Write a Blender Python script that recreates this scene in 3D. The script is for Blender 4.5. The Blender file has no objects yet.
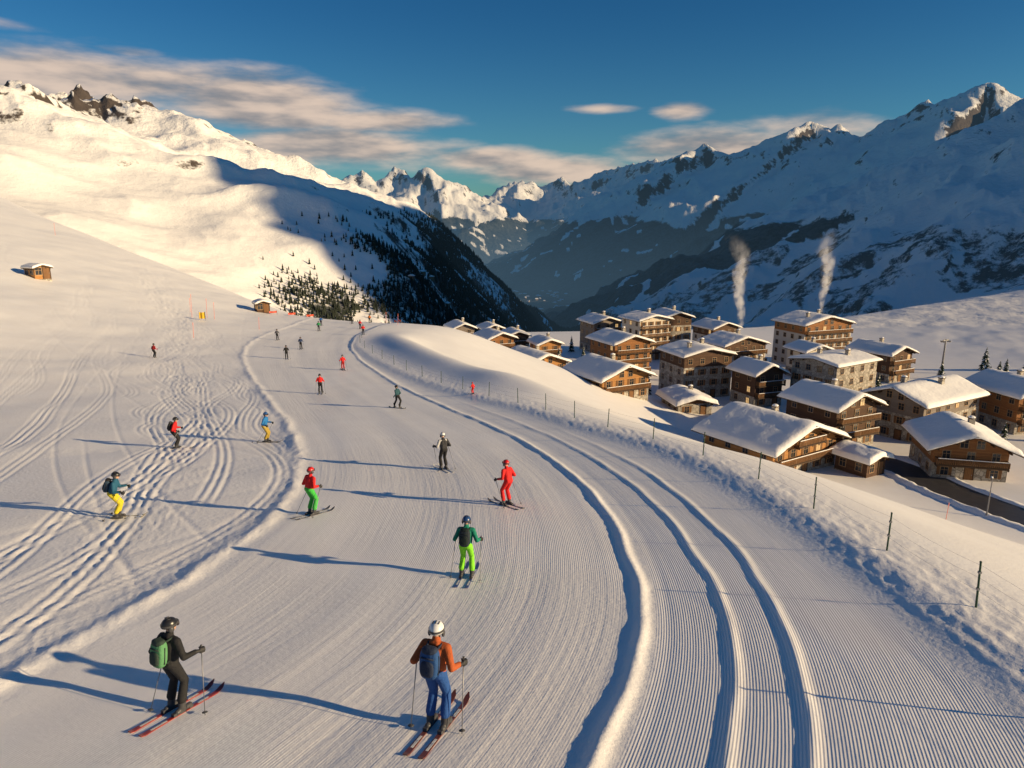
import bpy, bmesh, math, numpy as np, time
from mathutils import Vector, Matrix, Euler
sc=bpy.context.scene
COL=sc.collection
TH=math.radians(13.2); CZ=7.0
# ================= numeric noise =================
rng=np.random.RandomState(7)
PERM=np.tile(rng.permutation(512),3)
GA=rng.rand(512)*2*np.pi; GX=np.cos(GA); GY=np.sin(GA)
def perlin(x,y,seed=0):
    x=np.asarray(x,float)+seed*17.31; y=np.asarray(y,float)+seed*9.77
    xi=np.floor(x).astype(np.int64); yi=np.floor(y).astype(np.int64)
    fx=x-xi; fy=y-yi; xi&=511; yi&=511
    u=fx*fx*fx*(fx*(fx*6-15)+10); v=fy*fy*fy*(fy*(fy*6-15)+10)
    def g(ix,iy,dx,dy):
        h=PERM[PERM[ix&511]+(iy&511)]&511
        return GX[h]*dx+GY[h]*dy
    a=g(xi,yi,fx,fy); b=g(xi+1,yi,fx-1,fy); c=g(xi,yi+1,fx,fy-1); d=g(xi+1,yi+1,fx-1,fy-1)
    return ((a+(b-a)*u)+((c+(d-c)*u)-(a+(b-a)*u))*v)*1.4
def fbm(x,y,o=4,seed=0):
    s=0;a=1;f=1
    for i in range(o):
        s=s+a*perlin(x*f,y*f,seed+i); a*=.5; f*=2.03
    return s
def ridged(x,y,o=5,seed=0):
    s=0;a=1;f=1;w=1
    for i in range(o):
        n=1-np.abs(perlin(x*f,y*f,seed+i)); n=n*n*w
        w=np.clip(n*1.6,0,1); s=s+a*n; a*=.5; f*=2.07
    return s/1.5
def sstep(a,b,x):
    t=np.clip((x-a)/(b-a),0,1); return t*t*(3-2*t)
def ramp(x,w): return w*np.logaddexp(0,x/w)
def smax(a,b,k):
    h=np.clip(.5+.5*(a-b)/k,0,1); return b+(a-b)*h+k*h*(1-h)
def curve(pts,sig=3.0):
    p=np.array(pts,float); yy=np.arange(-60,400,.5)
    a,b=(0,1) if np.all(np.diff(p[:,0])>0) and not np.all(np.diff(p[:,1])>0) else (1,0)
    xx=np.interp(yy,p[:,a],p[:,b])
    k=np.exp(-.5*(np.arange(-30,31)*.5/sig)**2); k/=k.sum()
    xs=np.convolve(np.pad(xx,30,mode='edge'),k,'valid')
    return yy,xs,np.cos(np.arctan(np.gradient(xs,.5)))
ZC=curve([(-60,8),(0,0),(30,-3.95),(60,-7.8),(90,-10.4),(120,-12.4),(150,-14),(210,-17),(400,-26)],6)
FE=curve([(8.5,-30),(10,0),(10.3,14),(10.3,20),(9.7,26),(8.8,31),(7.5,35),(5.6,38.5),(4.1,42),(1.1,49),(-1.2,52.5),(-6.7,63),(-12.3,75),(-17.6,88),(-22.5,101),(-24.8,115),(-25,132),(-23,150),(-20,175)],2.5)
R0=curve([(-6,-20),(-3,0),(1.2,9),(2.6,12),(3.4,16),(3.5,22),(2.8,28.7),(.3,37.8),(-5.7,52),(-10.8,64),(-17.5,81),(-23,98),(-26,115),(-25,150)],2.5)
LE=curve([(-12,-20),(-11,0),(-9.7,11.7),(-9.1,13.8),(-8.3,16.7),(-7.9,20.9),(-8.4,26),(-10.3,33),(-13.9,42),(-21.6,58.8),(-30.5,78),(-36.5,94),(-39.6,109),(-40.5,126),(-42,148),(-44,170)],2.5)
TP=curve([(-14,0),(-13,10),(-11.7,17),(-13.2,25),(-16,34),(-28,60),(-40,80),(-48,103),(-70,140),(-98,185)],4)
def cd(C,x,y): return (x-np.interp(y,C[0],C[1]))*np.interp(y,C[0],C[2])
# mountain ridge crests, set by bearing / height angle / distance; last two added for their shade
def S(bx,hx,t):
    a=(bx-512)/700.; b=(hx-384)/700.
    return (a*t,(math.cos(TH)-b*math.sin(TH))*t,CZ+(-math.sin(TH)-b*math.cos(TH))*t)
RIDGES=[
 ([S(-260,60,800),S(-30,84,900),S(10,96,950),S(50,116,1150),S(78,102,1400),S(92,96,1410),S(112,110,1420),S(150,138,1470),S(200,155,1500),S(250,170,1550),S(300,192,1600),S(350,214,1650),S(395,238,1700),S(430,256,1700),S(460,275,1700),S(500,308,1700),S(525,330,1700)],(.33,.62),11,170),
 ([S(240,180,9000),S(310,186,9000),S(335,192,8800),S(347,180,8900),S(360,171,9000),S(372,184,9000),S(388,178,9000),S(400,168,9200),S(415,182,9000),S(428,169,9000),S(448,190,9000),S(480,195,9500),S(505,188,9800),S(520,177,10000),S(540,186,10000),S(558,180,10000),S(575,188,9500),S(600,172,9000),S(640,164,8500),S(690,160,8000),S(760,160,8000)],(.5,.5),90,900),
 ([S(560,238,5600),S(600,215,5400),S(650,187,5200),S(680,178,5050),S(697,162,5000),S(712,140,5000),S(730,166,4900),S(745,154,4850),S(768,168,4800),S(790,152,4700),S(806,118,4700),S(820,138,4650),S(836,124,4600),S(862,138,4500),S(888,118,4400),S(905,128,4400),S(925,104,4350),S(940,112,4300),S(962,98,4250),S(980,80,4200),S(1000,100,4150),S(1024,95,4100),S(1100,90,4000)],(.55,.55),45,560),
 ([S(640,275,3900),S(700,238,3700),S(780,222,3500),S(860,195,3400),S(930,165,3400),S(1000,130,3500)],(.55,.55),36,420),
 ([S(720,300,2600),S(800,262,2500),S(880,240,2400),S(960,225,2300),S(1050,200,2300),S(1150,170,2300)],(.5,.5),30,320),
 ([S(430,235,6500),S(470,228,7000),S(520,215,8000)],(.6,.6),60,500),
 ([(1650,2200,420),(1900,1700,520),(2300,1200,560)],(.5,.5),50,400),  # right range carried on out of frame, added to shade the valley floor
 ([(1500,210,545),(1500,330,605),(1500,520,625),(1500,700,545),(1500,1000,460),(1450,1230,430)],(.85,.85),15,150),  # invented ridge, crest out of frame, added to cast shadow on the left mountain
]
def crag(x,y): return ridged((x+.25*y)/300,(y-.25*x)/380,6,51)
def ridgeH(x,y):
    best=np.full(x.shape,-560.0)
    nw1=fbm(x/900,y/900,3,40)*140; nw2=fbm(x/900,y/900,3,50)*140
    r=np.hypot(x,y); s_=np.clip(r/4000,.05,.45)
    qx=x+nw1*s_; qy=y+nw2*s_
    slr=.33+.20*sstep(-.20,.08,x/np.maximum(y,1))
    for k,(pts,sl,amp,wl) in enumerate(RIDGES):
        P=np.array(pts); hh=np.full(x.shape,-1e9); n=len(P)-1
        for i in range(n):
            a=P[i];b=P[i+1];d=b-a;L2=d[0]**2+d[1]**2
            t=np.clip(((qx-a[0])*d[0]+(qy-a[1])*d[1])/L2,0,1)
            dist=np.hypot(qx-a[0]-t*d[0],qy-a[1]-t*d[1])
            sl_=slr if k==0 else sl[0]
            h=a[2]+t*d[2]-sl_*dist*(1.0+(.35 if k==0 else .75)*np.exp(-dist/(3.5*amp)))
            hh=np.maximum(hh,h)
        if k==0:
            add=fbm(x/330,y/330,3,90)*20+(ridged(x/wl,y/wl,4,0)-.62)*amp*1.3*(.5+.8*sstep(0,.6,fbm(x/500,y/500,2,66)))
            add=add+(ridged((x+.4*y)/420,(y-.4*x)/300,5,12)-.6)*40*sstep(500,1000,y)
            pk=np.exp(-(((x+830)/150)**2+((y-1440)/200)**2))+.8*np.exp(-(((x+640)/110)**2+((y-930)/120)**2))
            add=add+pk*(ridged(x/95,y/95,5,33)-.45)*36
            hh=hh+add
        else:
            act=hh>best-amp*3
            xa=x[act];ya=y[act]
            if len(xa): hh[act]+=(ridged(xa/wl,ya/wl,6,k*7+3)-.62)*amp*1.3
        best=smax(hh,best,8+amp*.15)
    far=sstep(1900,2800,r)
    m=far>0
    best[m]+=(crag(x[m],y[m])-.6)*32*far[m]*sstep(-300,150,best[m])*np.clip(r[m]/5000,.6,1.5)
    return best
def plateau(x,y):
    z=-31-.04*(y-99)+.1*ramp(x-125,12)
    yv=np.interp(x,[-100,-40,0,100,300,600],[180,262,312,325,390,430])
    return z-.5*ramp(y-yv,10)-.3*ramp(-x-60,8)
def nearH(x,y):
    dF=cd(FE,x,y)
    yc=np.interp(x,[-600,-300,-146,-118,-80,-48,-20],[600,340,225,208,185,158,152])
    N=np.interp(y,ZC[0],ZC[1])+.28*ramp(-x-50,10)-.38*ramp(y-yc,6)
    N=N+1.5*np.exp(-((dF-6)/3.5)**2)*sstep(45,65,y)*(1-sstep(100,130,y))
    N=N-.38*ramp(dF-np.interp(y,[0,40,70,150],[4,4,7,9]),2.5)
    pl=plateau(x,y)+fbm(x/16,y/16,3,61)*.4*sstep(130,160,x)
    near=smax(N,pl,4)
    return near+fbm(x/26,y/26,3,5)*.3*sstep(3,12,np.abs(x-np.interp(y,R0[0],R0[1])+8)-8)*(1-sstep(12,30,dF))
trk=np.random.RandomState(3)
SW=[(trk.uniform(-30,2),trk.uniform(.1,.8),trk.uniform(24,60),trk.uniform(0,6.28),trk.uniform(5,60),trk.uniform(60,150)) for _ in range(14)]
SW+=[(trk.normal(0,1.8),trk.uniform(.4,1.8),trk.uniform(12,44),trk.uniform(0,6.28),trk.uniform(5,60),trk.uniform(70,180)) for _ in range(18)]
TR=[(trk.uniform(15,150),trk.uniform(-2.4,1.8),trk.uniform(.5,30),trk.uniform(.0,.03)) for _ in range(70)]
def detail(x,y):
    dF=cd(FE,x,y);dR=cd(R0,x,y);dL=cd(LE,x,y)
    z=np.zeros_like(x)
    k=1-sstep(150,170,y)
    wob=fbm(x*.5,y*.5,2,21); wob2=fbm(x*3,y*3,3,22)
    wander=fbm(x*0+3.3,y*.25,2,29)*.10
    z+=.088*np.exp(-((dR+wander)/.16)**2)*k*(1+.25*wob+.10*wob2)
    z+=.045*np.exp(-((dR-1.9+wander)/.12)**2)*(1-sstep(38,60,y))*(1+.2*wob+.1*wob2)
    z+=.045*np.exp(-((dR-3.1-wander)/.12)**2)*(1-sstep(26,45,y))*(1+.2*wob+.1*wob2)
    z+=.07*np.exp(-((dL+.1+wander*2)/.30)**2)*k*(1+.7*wob+.4*wob2)
    lz=sstep(-2.0,-.8,dL)*(1-sstep(-.4,.1,dL))
    z+=(ridged(x*3.2,y*2.4,4,11)-.6)*.024*lz*k
    dT=cd(TP,x,y)
    wT=1.6+.012*y
    patch=sstep(-.35,.35,fbm(x*.35,y*.2,2,44))
    z+=((ridged(dT*3.6,y*2.3,4,15)-.6)*.026*(1+.03*y))*np.exp(-(dT/wT)**2)*sstep(4,10,y)*patch
    left=(1-sstep(-1.5,0,dL))
    z+=left*fbm(x*.12,y*.12,2,17)*.10
    g=np.zeros_like(x)
    for o,A_,lam,ph,y0,y1 in SW:
        d=np.abs(dT-o-A_*np.sin(y*6.283/lam+ph))*.8
        g=g-(np.exp(-(d/.065)**2)+np.exp(-((d-.28)/.065)**2)-.4*np.exp(-((d-.14)/.06)**2))*sstep(y0-3,y0,y)*(1-sstep(y1,y1+5,y))
    for y0,sl,xl,cv in TR:
        d=np.abs(y-(y0+sl*(-x-10)+cv*(-x-10)**2))/np.sqrt(1+sl*sl)
        g=g-.8*(np.exp(-(d/.09)**2))*(1-sstep(xl,xl+3,-dL))
    z+=np.maximum(g,-2)*.027*left
    z+=k*.065*np.clip(dR,0,6.5)*sstep(0,.8,dR)*(1-sstep(.5,9,dF))*(1-sstep(45,75,y))
    bk=sstep(-1.9,-.2,dF)
    z+=k*bk*(1-.6*sstep(0,6,dF))*.20
    z+=k*(ridged(x*2.2,y*1.8,4,19)-.6)*.034*sstep(-1.7,-.8,dF)*(1-sstep(.3,2.4,dF))
    z-=.03*sstep(.3,.7,dR)*(1-sstep(-2.4,-1.6,dF))
    on=sstep(.0,.8,dL)*(1-sstep(-.8,-.3,dR))
    z+=on*fbm(dR*.4,y*.04,2,23)*.03
    gm=sstep(.3,.9,dL)*(1-sstep(-.5,-.25,dR))
    gl=sstep(.28,.5,dR)*(1-sstep(-2.1,-1.7,dF))
    worn=sstep(-.3,.4,fbm(x*.13,y*.07,3,37))
    return z,(gm*(.8-.55*worn)+gl*1.0)*k,gm*worn,gl
def H(x,y):
    x=np.atleast_1d(np.asarray(x,float));y=np.atleast_1d(np.asarray(y,float))
    r=np.hypot(x,y)
    n=np.full(x.shape,-400.0);m=(y<700)
    n[m]=nearH(x[m],y[m])
    m2=r<200
    if m2.any(): n[m2]+=detail(x[m2],y[m2])[0]
    f=np.full(x.shape,-900.0);m=r>230
    if m.any(): f[m]=ridgeH(x[m],y[m])
    return smax(n,f,6)
def gz(x,y): return float(H(x,y)[0])
# ================= nodes / materials =================
SOCK=bpy.types.NodeSocket
class NG:
    def __init__(s,nt): s.nt=nt;s.L=nt.links.new
    def n(s,t,ins={},**k):
        nd=s.nt.nodes.new(t)
        for a,b in k.items(): setattr(nd,a,b)
        for a,b in ins.items():
            if isinstance(b,SOCK): s.L(b,nd.inputs[a])
            else: nd.inputs[a].default_value=b
        return nd
    def m(s,op,a,b=0.0): return s.n('ShaderNodeMath',{0:a,1:b},operation=op).outputs[0]
    def noise(s,vec,scale,detail=4,rough=.5):
        return s.n('ShaderNodeTexNoise',{'Vector':vec,'Scale':scale,'Detail':detail,'Roughness':rough}).outputs[0]
    def mr(s,v,a,b,c=0.0,d=1.0):
        return s.n('ShaderNodeMapRange',{0:v,1:a,2:b,3:c,4:d},interpolation_type='SMOOTHSTEP').outputs[0]
    def mix(s,f,a,b,bt='MIX'):
        nd=s.nt.nodes.new('ShaderNodeMix');nd.data_type='RGBA';nd.blend_type=bt
        for i,val in ((0,f),(6,a),(7,b)):
            if isinstance(val,SOCK): s.L(val,nd.inputs[i])
            else: nd.inputs[i].default_value=val
        return nd.outputs[2]
def newmat(name,rough=.8,spec=.3):
    m=bpy.data.materials.new(name);m.use_nodes=True
    b=m.node_tree.nodes['Principled BSDF'];b.inputs['Roughness'].default_value=rough;b.inputs['Specular IOR Level'].default_value=spec
    return m,NG(m.node_tree),b
def near_mat():
    m,g,bs=newmat('groomed_snow',.5,.45)
    geo=g.n('ShaderNodeNewGeometry');P=geo.outputs['Position'];sx=g.n('ShaderNodeSeparateXYZ',{0:P})
    at=lambda n:g.n('ShaderNodeAttribute',attribute_name=n).outputs['Fac']
    gmA,pdA,wo=at('groomed'),at('run_across'),at('worn')
    n1=g.noise(P,.5,3)
    c=g.mix(g.mr(n1,.3,.7),(.92,.89,.855,1),(.95,.925,.895,1))
    c=g.mix(g.m('MULTIPLY',wo,.35),c,(.82,.79,.755,1))
    g.L(c,bs.inputs['Base Color'])
    fade=g.mr(sx.outputs[1],60.0,14.0)
    wav=g.m('SINE',g.m('MULTIPLY',pdA,2*math.pi/.055))
    hv=g.m('MULTIPLY',g.m('MULTIPLY',wav,gmA),g.m('MULTIPLY',fade,.0019))
    cv=g.n('ShaderNodeCombineXYZ',{0:g.m('MULTIPLY',pdA,5.0),1:g.m('MULTIPLY',sx.outputs[1],.16),2:0.0}).outputs[0]
    hv=g.m('ADD',hv,g.m('MULTIPLY',g.m('MULTIPLY',g.noise(cv,1.0,4,.62),g.m('ADD',g.m('MULTIPLY',gmA,.6),wo)),.015))
    fine=g.m('MULTIPLY',g.noise(P,7.0,4,.6),g.m('ADD',g.m('SUBTRACT',.018,g.m('MULTIPLY',gmA,.014)),g.m('MULTIPLY',wo,-.003)))
    hv=g.m('ADD',hv,fine)
    bp=g.n('ShaderNodeBump',{'Height':hv,'Strength':1.0,'Distance':1.0})
    g.L(bp.outputs[0],bs.inputs['Normal'])
    return m
HAZE_PAINT=(.095,.18,.26,1)
def paint_haze(m,g,bs,P):  # aerial haze painted in as emission, stronger with distance from the origin
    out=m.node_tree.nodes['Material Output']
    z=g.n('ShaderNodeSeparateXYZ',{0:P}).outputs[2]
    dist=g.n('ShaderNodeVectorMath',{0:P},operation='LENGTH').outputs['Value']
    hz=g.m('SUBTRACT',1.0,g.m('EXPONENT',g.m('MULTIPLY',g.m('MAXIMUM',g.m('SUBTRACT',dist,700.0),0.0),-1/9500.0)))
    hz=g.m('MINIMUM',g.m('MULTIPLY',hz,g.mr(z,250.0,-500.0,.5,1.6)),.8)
    em=g.n('ShaderNodeEmission',{'Color':HAZE_PAINT,'Strength':.76})
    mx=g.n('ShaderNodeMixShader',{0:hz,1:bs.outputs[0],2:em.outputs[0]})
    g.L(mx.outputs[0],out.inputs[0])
def far_mat():
    m,g,bs=newmat('mountain_ground',.8,.2)
    geo=g.n('ShaderNodeNewGeometry');P=geo.outputs['Position']
    nz=g.n('ShaderNodeSeparateXYZ',{0:geo.outputs['Normal']}).outputs[2]
    foA=g.n('ShaderNodeAttribute',attribute_name='forest').outputs['Fac']
    roA=g.n('ShaderNodeAttribute',attribute_name='rocky').outputs['Fac']
    dist=g.n('ShaderNodeVectorMath',{0:P},operation='LENGTH').outputs['Value']
    P2=g.n('ShaderNodeVectorMath',{0:P,1:(1,1,.6)},operation='MULTIPLY').outputs[0]
    n1=g.noise(P,.012,6,.66);n2=g.noise(P2,.034,5,.76)
    steep=g.m('ADD',g.m('SUBTRACT',1.0,nz),g.m('MULTIPLY',g.m('SUBTRACT',n1,.5),.10))
    steep=g.m('ADD',steep,g.m('MULTIPLY',g.m('SUBTRACT',n2,.5),.55))
    steep=g.m('ADD',steep,g.m('MULTIPLY',roA,.23))
    rock=g.m('MULTIPLY',g.mr(steep,.31,.39),g.mr(dist,450.0,600.0))
    rc=g.mix(n2,(.030,.026,.025,1),(.13,.10,.08,1))
    c=g.mix(rock,(.93,.905,.87,1),rc)
    fs=g.m('ADD',foA,g.m('MULTIPLY',g.m('SUBTRACT',n2,.5),1.3))
    fs=g.m('ADD',fs,g.m('MULTIPLY',g.m('SUBTRACT',n1,.5),.4))
    fm=g.m('MULTIPLY',g.mr(fs,.36,.60),g.mr(foA,.02,.12))
    fc=g.mix(g.mr(n2,.32,.68),(.010,.014,.012,1),(.075,.085,.085,1))
    c=g.mix(fm,c,fc)
    g.L(c,bs.inputs['Base Color'])
    hv=g.m('MULTIPLY',n1,g.mr(dist,300.0,2500.0,1.5,12.0))
    hv=g.m('ADD',hv,g.m('MULTIPLY',n2,g.mr(dist,300.0,2500.0,.8,7.0)))
    bp=g.n('ShaderNodeBump',{'Height':hv,'Strength':1.0,'Distance':1.0})
    g.L(bp.outputs[0],bs.inputs['Normal'])
    paint_haze(m,g,bs,P)
    return m
def simple(name,col,rough=.7,var=.25,scale=8,bump=0.0,metal=0.0,spec=.3,haze=False):
    m,g,b=newmat(name,rough,spec);b.inputs['Metallic'].default_value=metal
    P=g.n('ShaderNodeTexCoord').outputs['Object']
    n=g.noise(P,scale,3,.6)
    c2=tuple(min(1,x*(1+var)) for x in col)+(1,);c1=tuple(x*(1-var) for x in col)+(1,)
    g.L(g.mix(n,c1,c2),b.inputs['Base Color'])
    if bump:
        g.L(g.n('ShaderNodeBump',{'Height':n,'Strength':.8,'Distance':bump}).outputs[0],b.inputs['Normal'])
    if haze: paint_haze(m,g,b,g.n('ShaderNodeNewGeometry').outputs['Position'])
    return m
def wood(name,c1,c2,vert=False):
    m,g,b=newmat(name,.75,.25)
    P=g.n('ShaderNodeTexCoord').outputs['Object'];s=g.n('ShaderNodeSeparateXYZ',{0:P})
    h=g.m('ADD',s.outputs[0],s.outputs[1]) if vert else s.outputs[2]
    fr=g.m('FRACT',g.m('MULTIPLY',h,4.2));gap=g.mr(fr,.0,.10)
    row=g.m('FLOOR',g.m('MULTIPLY',h,4.2))
    wn=g.n('ShaderNodeTexWhiteNoise',{'W':row},noise_dimensions='1D').outputs['Value']
    n=g.noise(P,1.4,4,.65)
    c=g.mix(g.m('ADD',g.m('MULTIPLY',wn,.4),g.m('MULTIPLY',n,.6)),c1+(1,),c2+(1,))
    c=g.mix(gap,tuple(x*.25 for x in c1)+(1,),c)
    g.L(c,b.inputs['Base Color']);g.L(g.n('ShaderNodeBump',{'Height':gap,'Distance':.03}).outputs[0],b.inputs['Normal'])
    return m
def stone(name,c1,c2,sc_=1.6):
    m,g,b=newmat(name,.85,.2)
    P=g.n('ShaderNodeTexCoord').outputs['Object']
    v=g.n('ShaderNodeTexVoronoi',{'Vector':P,'Scale':sc_},feature='F1');e=g.n('ShaderNodeTexVoronoi',{'Vector':P,'Scale':sc_},feature='DISTANCE_TO_EDGE')
    t=g.n('ShaderNodeSeparateColor',{0:v.outputs['Color']}).outputs[0]
    c=g.mix(t,c1+(1,),c2+(1,));ed=g.mr(e.outputs[0],.0,.07)
    c=g.mix(ed,tuple(x*.6 for x in c1)+(1,),c)
    g.L(c,b.inputs['Base Color']);g.L(g.n('ShaderNodeBump',{'Height':ed,'Distance':.05}).outputs[0],b.inputs['Normal'])
    return m
M={}
M['roof_snow']=simple('roof_snow',(.92,.895,.86),.7,.04,1.2,.12)
M['wood_a']=wood('brown_timber',(.19,.08,.03),(.40,.18,.065))
M['wood_b']=wood('dark_timber',(.06,.035,.022),(.14,.075,.045))
M['wood_c']=wood('honey_timber',(.34,.155,.05),(.52,.26,.09))
M['wood_d']=wood('weathered_grey_timber',(.16,.13,.11),(.30,.25,.21))
M['wood_v']=wood('railing_timber',(.14,.07,.03),(.28,.14,.06),True)
M['stone']=stone('rubble_stone',(.28,.25,.21),(.50,.45,.38))
M['plaster']=simple('cream_plaster',(.66,.58,.46),.85,.10,1.5)
M['grey_plaster']=simple('grey_plaster',(.48,.45,.41),.85,.10,1.5)
M['fascia']=simple('fascia_board',(.07,.04,.022),.7,.2,3)
M['frame']=simple('window_frame_paint',(.35,.22,.12),.6,.1,3)
gm_,gg,gb=newmat('window_glass',.12,.6);gb.inputs['Base Color'].default_value=(.025,.03,.035,1);M['glass']=gm_
lm_,lg,lb=newmat('lit_window_glass',.3,.5);lb.inputs['Base Color'].default_value=(.3,.2,.1,1);lb.inputs['Emission Color'].default_value=(1,.62,.25,1);lb.inputs['Emission Strength'].default_value=.6;M['glass_lit']=lm_
M['metal']=simple('galvanised_metal',(.25,.25,.26),.45,.1,5,metal=.7)
M['asphalt']=simple('wet_asphalt',(.05,.048,.05),.45,.4,1.2,.02)
M['bark']=simple('bark',(.07,.045,.03),.9,.3,6)
M['needle']=simple('spruce_needles',(.025,.045,.022),.8,.5,2.5)
M['skin']=simple('skin',(.55,.33,.23),.55,.05,6)
M['boot']=simple('boot_plastic',(.06,.06,.065),.4,.2,6)
M['glove']=simple('glove_leather',(.03,.03,.032),.6,.2,8)
M['lens']=simple('goggle_lens',(.03,.02,.02),.1,.2,3,spec=.8)
CL={}
def cloth(col):
    if col not in CL:
        CL[col]=simple('clothing_fabric',col,.8,.16,9,.03)
    return CL[col]
# ================= mesh builder =================
class MB:
    def __init__(s): s.v=[];s.f=[];s.m=[]
    def add(s,vs,fs,mi=0):
        o=len(s.v);s.v+= [tuple(p) for p in vs];s.f+=[tuple(o+i for i in f) for f in fs];s.m+=[mi]*len(fs)
    def box(s,c,sz,mi=0,mat=None):
        vs=[Vector((c[0]+sz[0]*.5*i,c[1]+sz[1]*.5*j,c[2]+sz[2]*.5*k)) for i in(-1,1) for j in(-1,1) for k in(-1,1)]
        if mat: vs=[mat@p for p in vs]
        s.add(vs,[(0,1,3,2),(4,6,7,5),(0,4,5,1),(2,3,7,6),(0,2,6,4),(1,5,7,3)],mi)
    def cyl(s,p0,p1,r0,r1=None,n=8,mi=0):
        if r1 is None:r1=r0
        p0=Vector(p0);p1=Vector(p1);d=(p1-p0).normalized()
        u=d.orthogonal().normalized();w=d.cross(u)
        vs=[];
        for p,r in((p0,r0),(p1,r1)):
            for i in range(n):
                a=6.28318*i/n;vs.append(p+(u*math.cos(a)+w*math.sin(a))*r)
        fs=[(i,(i+1)%n,n+(i+1)%n,n+i) for i in range(n)]+[tuple(range(n-1,-1,-1)),tuple(range(n,2*n))]
        s.add(vs,fs,mi)
    def ell(s,c,r,mi=0,nu=12,nv=8,p=1.0,mat=None,zmin=-1):
        vs=[];rows=[]
        def sg(a): return math.copysign(abs(a)**p,a)
        for j in range(nv+1):
            th=math.pi*j/nv-math.pi/2
            zz=max(math.sin(th),zmin)
            row=[]
            for i in range(nu):
                a=6.28318*i/nu
                q=Vector((c[0]+r[0]*sg(math.cos(th))*sg(math.cos(a)),c[1]+r[1]*sg(math.cos(th))*sg(math.sin(a)),c[2]+r[2]*(sg(zz))))
                if mat:q=mat@q
                vs.append(q);row.append(len(vs)-1)
            rows.append(row)
        fs=[(rows[j][i],rows[j][(i+1)%nu],rows[j+1][(i+1)%nu],rows[j+1][i]) for j in range(nv) for i in range(nu)]
        s.add(vs,fs,mi)
    def cap(s,p0,r0,p1,r1,mi=0,n=10):
        s.cyl(p0,p1,r0,r1,n,mi);s.ell(p0,(r0,)*3,mi,n,6);s.ell(p1,(r1,)*3,mi,n,6)
    def mesh(s,name,mats,smooth=False):
        me=bpy.data.meshes.new(name);me.from_pydata(s.v,[],s.f)
        for m in mats: me.materials.append(m)
        me.polygons.foreach_set('material_index',s.m)
        if smooth: me.polygons.foreach_set('use_smooth',[True]*len(s.f))
        me.update();return me
def mk(name,data,parent=None,loc=(0,0,0),rot=(0,0,0),label=None,category=None,group=None,kind=None):
    o=bpy.data.objects.new(name,data);COL.objects.link(o);o.location=loc;o.rotation_euler=rot
    if parent is not None:o.parent=parent
    if label:o['label']=label
    if category:o['category']=category
    if group:o['group']=group
    if kind:o['kind']=kind
    return o
# ================= people =================
def ik(a,b,l1,l2,pole):
    a=Vector(a);b=Vector(b);d=b-a;L=min(d.length,(l1+l2)*.995);u=d.normalized()
    x=(l1*l1-l2*l2+L*L)/(2*L);h=math.sqrt(max(l1*l1-x*x,0.0001))
    p=Vector(pole);p=(p-u*p.dot(u)).normalized()
    return a+u*x+p*h
def remesh(parts,voxel,mats,name,smooth_it=3):
    mb=MB()
    for p0,r0,p1,r1,mi in parts: mb.cap(p0,r0,p1,r1,mi,12)
    me=mb.mesh('tmp',mats);o=bpy.data.objects.new('tmp',me);COL.objects.link(o)
    r=o.modifiers.new('r','REMESH');r.mode='VOXEL';r.voxel_size=voxel
    s=o.modifiers.new('s','SMOOTH');s.iterations=smooth_it;s.factor=.5
    dg=bpy.context.evaluated_depsgraph_get();out=bpy.data.meshes.new_from_object(o.evaluated_get(dg))
    bpy.data.objects.remove(o);out.name=name
    out.materials.clear()
    for m in mats: out.materials.append(m)
    n=len(out.polygons);c=np.zeros(n*3)
    out.polygons.foreach_get('center',c);c=c.reshape(-1,3)
    best=np.full(n,1e9);mi_=np.zeros(n,np.int32)
    for p0,r0,p1,r1,mi in parts:
        a=np.array(p0);b=np.array(p1);d=b-a;L=max((d*d).sum(),1e-9)
        t=np.clip(((c-a)@d)/L,0,1);dd=np.linalg.norm(c-a-t[:,None]*d,axis=1)-(r0+(r1-r0)*t)
        k=dd<best;best[k]=dd[k];mi_[k]=mi
    out.polygons.foreach_set('material_index',mi_);out.polygons.foreach_set('use_smooth',np.ones(n,bool))
    return out
# glove closed round a pole grip (grip axis = local z)
gp=[((.028,-.035,.0),.026,(.030,.030,.0),.026,0),((.028,-.03,.025),.022,(.03,.03,.025),.022,0),((.028,-.03,-.025),.022,(.03,.028,-.025),.021,0),
    ((.024,-.04,0),.027,(.012,-.10,0),.036,0)]
for z_,l_ in ((.036,.9),(.013,1.0),(-.010,.95),(-.032,.78)):
    gp+=[((.028,.035,z_),.0115,(.004,.046*l_+.006,z_),.011,0),((.004,.046*l_+.006,z_),.011,(-.026,.028,z_),.0105,0),((-.026,.028,z_),.0105,(-.028,.028-.030*l_,z_),.010,0)]
gp+=[((.02,-.03,.035),.014,(-.012,-.028,.048),.013,0),((-.012,-.028,.048),.013,(-.03,-.004,.046),.011,0)]
GLOVE=remesh(gp,.0055,[M['glove']],'glove',1)
HELM={}
def helmet_mesh(col):
    if col in HELM: return HELM[col]
    mb=MB();mb.ell((0,-.005,.02),(.112,.132,.122),0,20,14,zmin=-.25)
    mb.ell((0,.10,.045),(.085,.05,.018),1,14,6)
    mb.ell((.102,-.01,-.035),(.025,.05,.055),1,10,8);mb.ell((-.102,-.01,-.035),(.025,.05,.055),1,10,8)
    for k in(-1,0,1): mb.box((k*.045,-.02,.140-.006*abs(k)),(.014,.07,.008),1)
    HELM[col]=mb.mesh('helmet',[simple('helmet_shell',col,.3,.05,3,spec=.5),M['boot']],True);return HELM[col]
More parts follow.
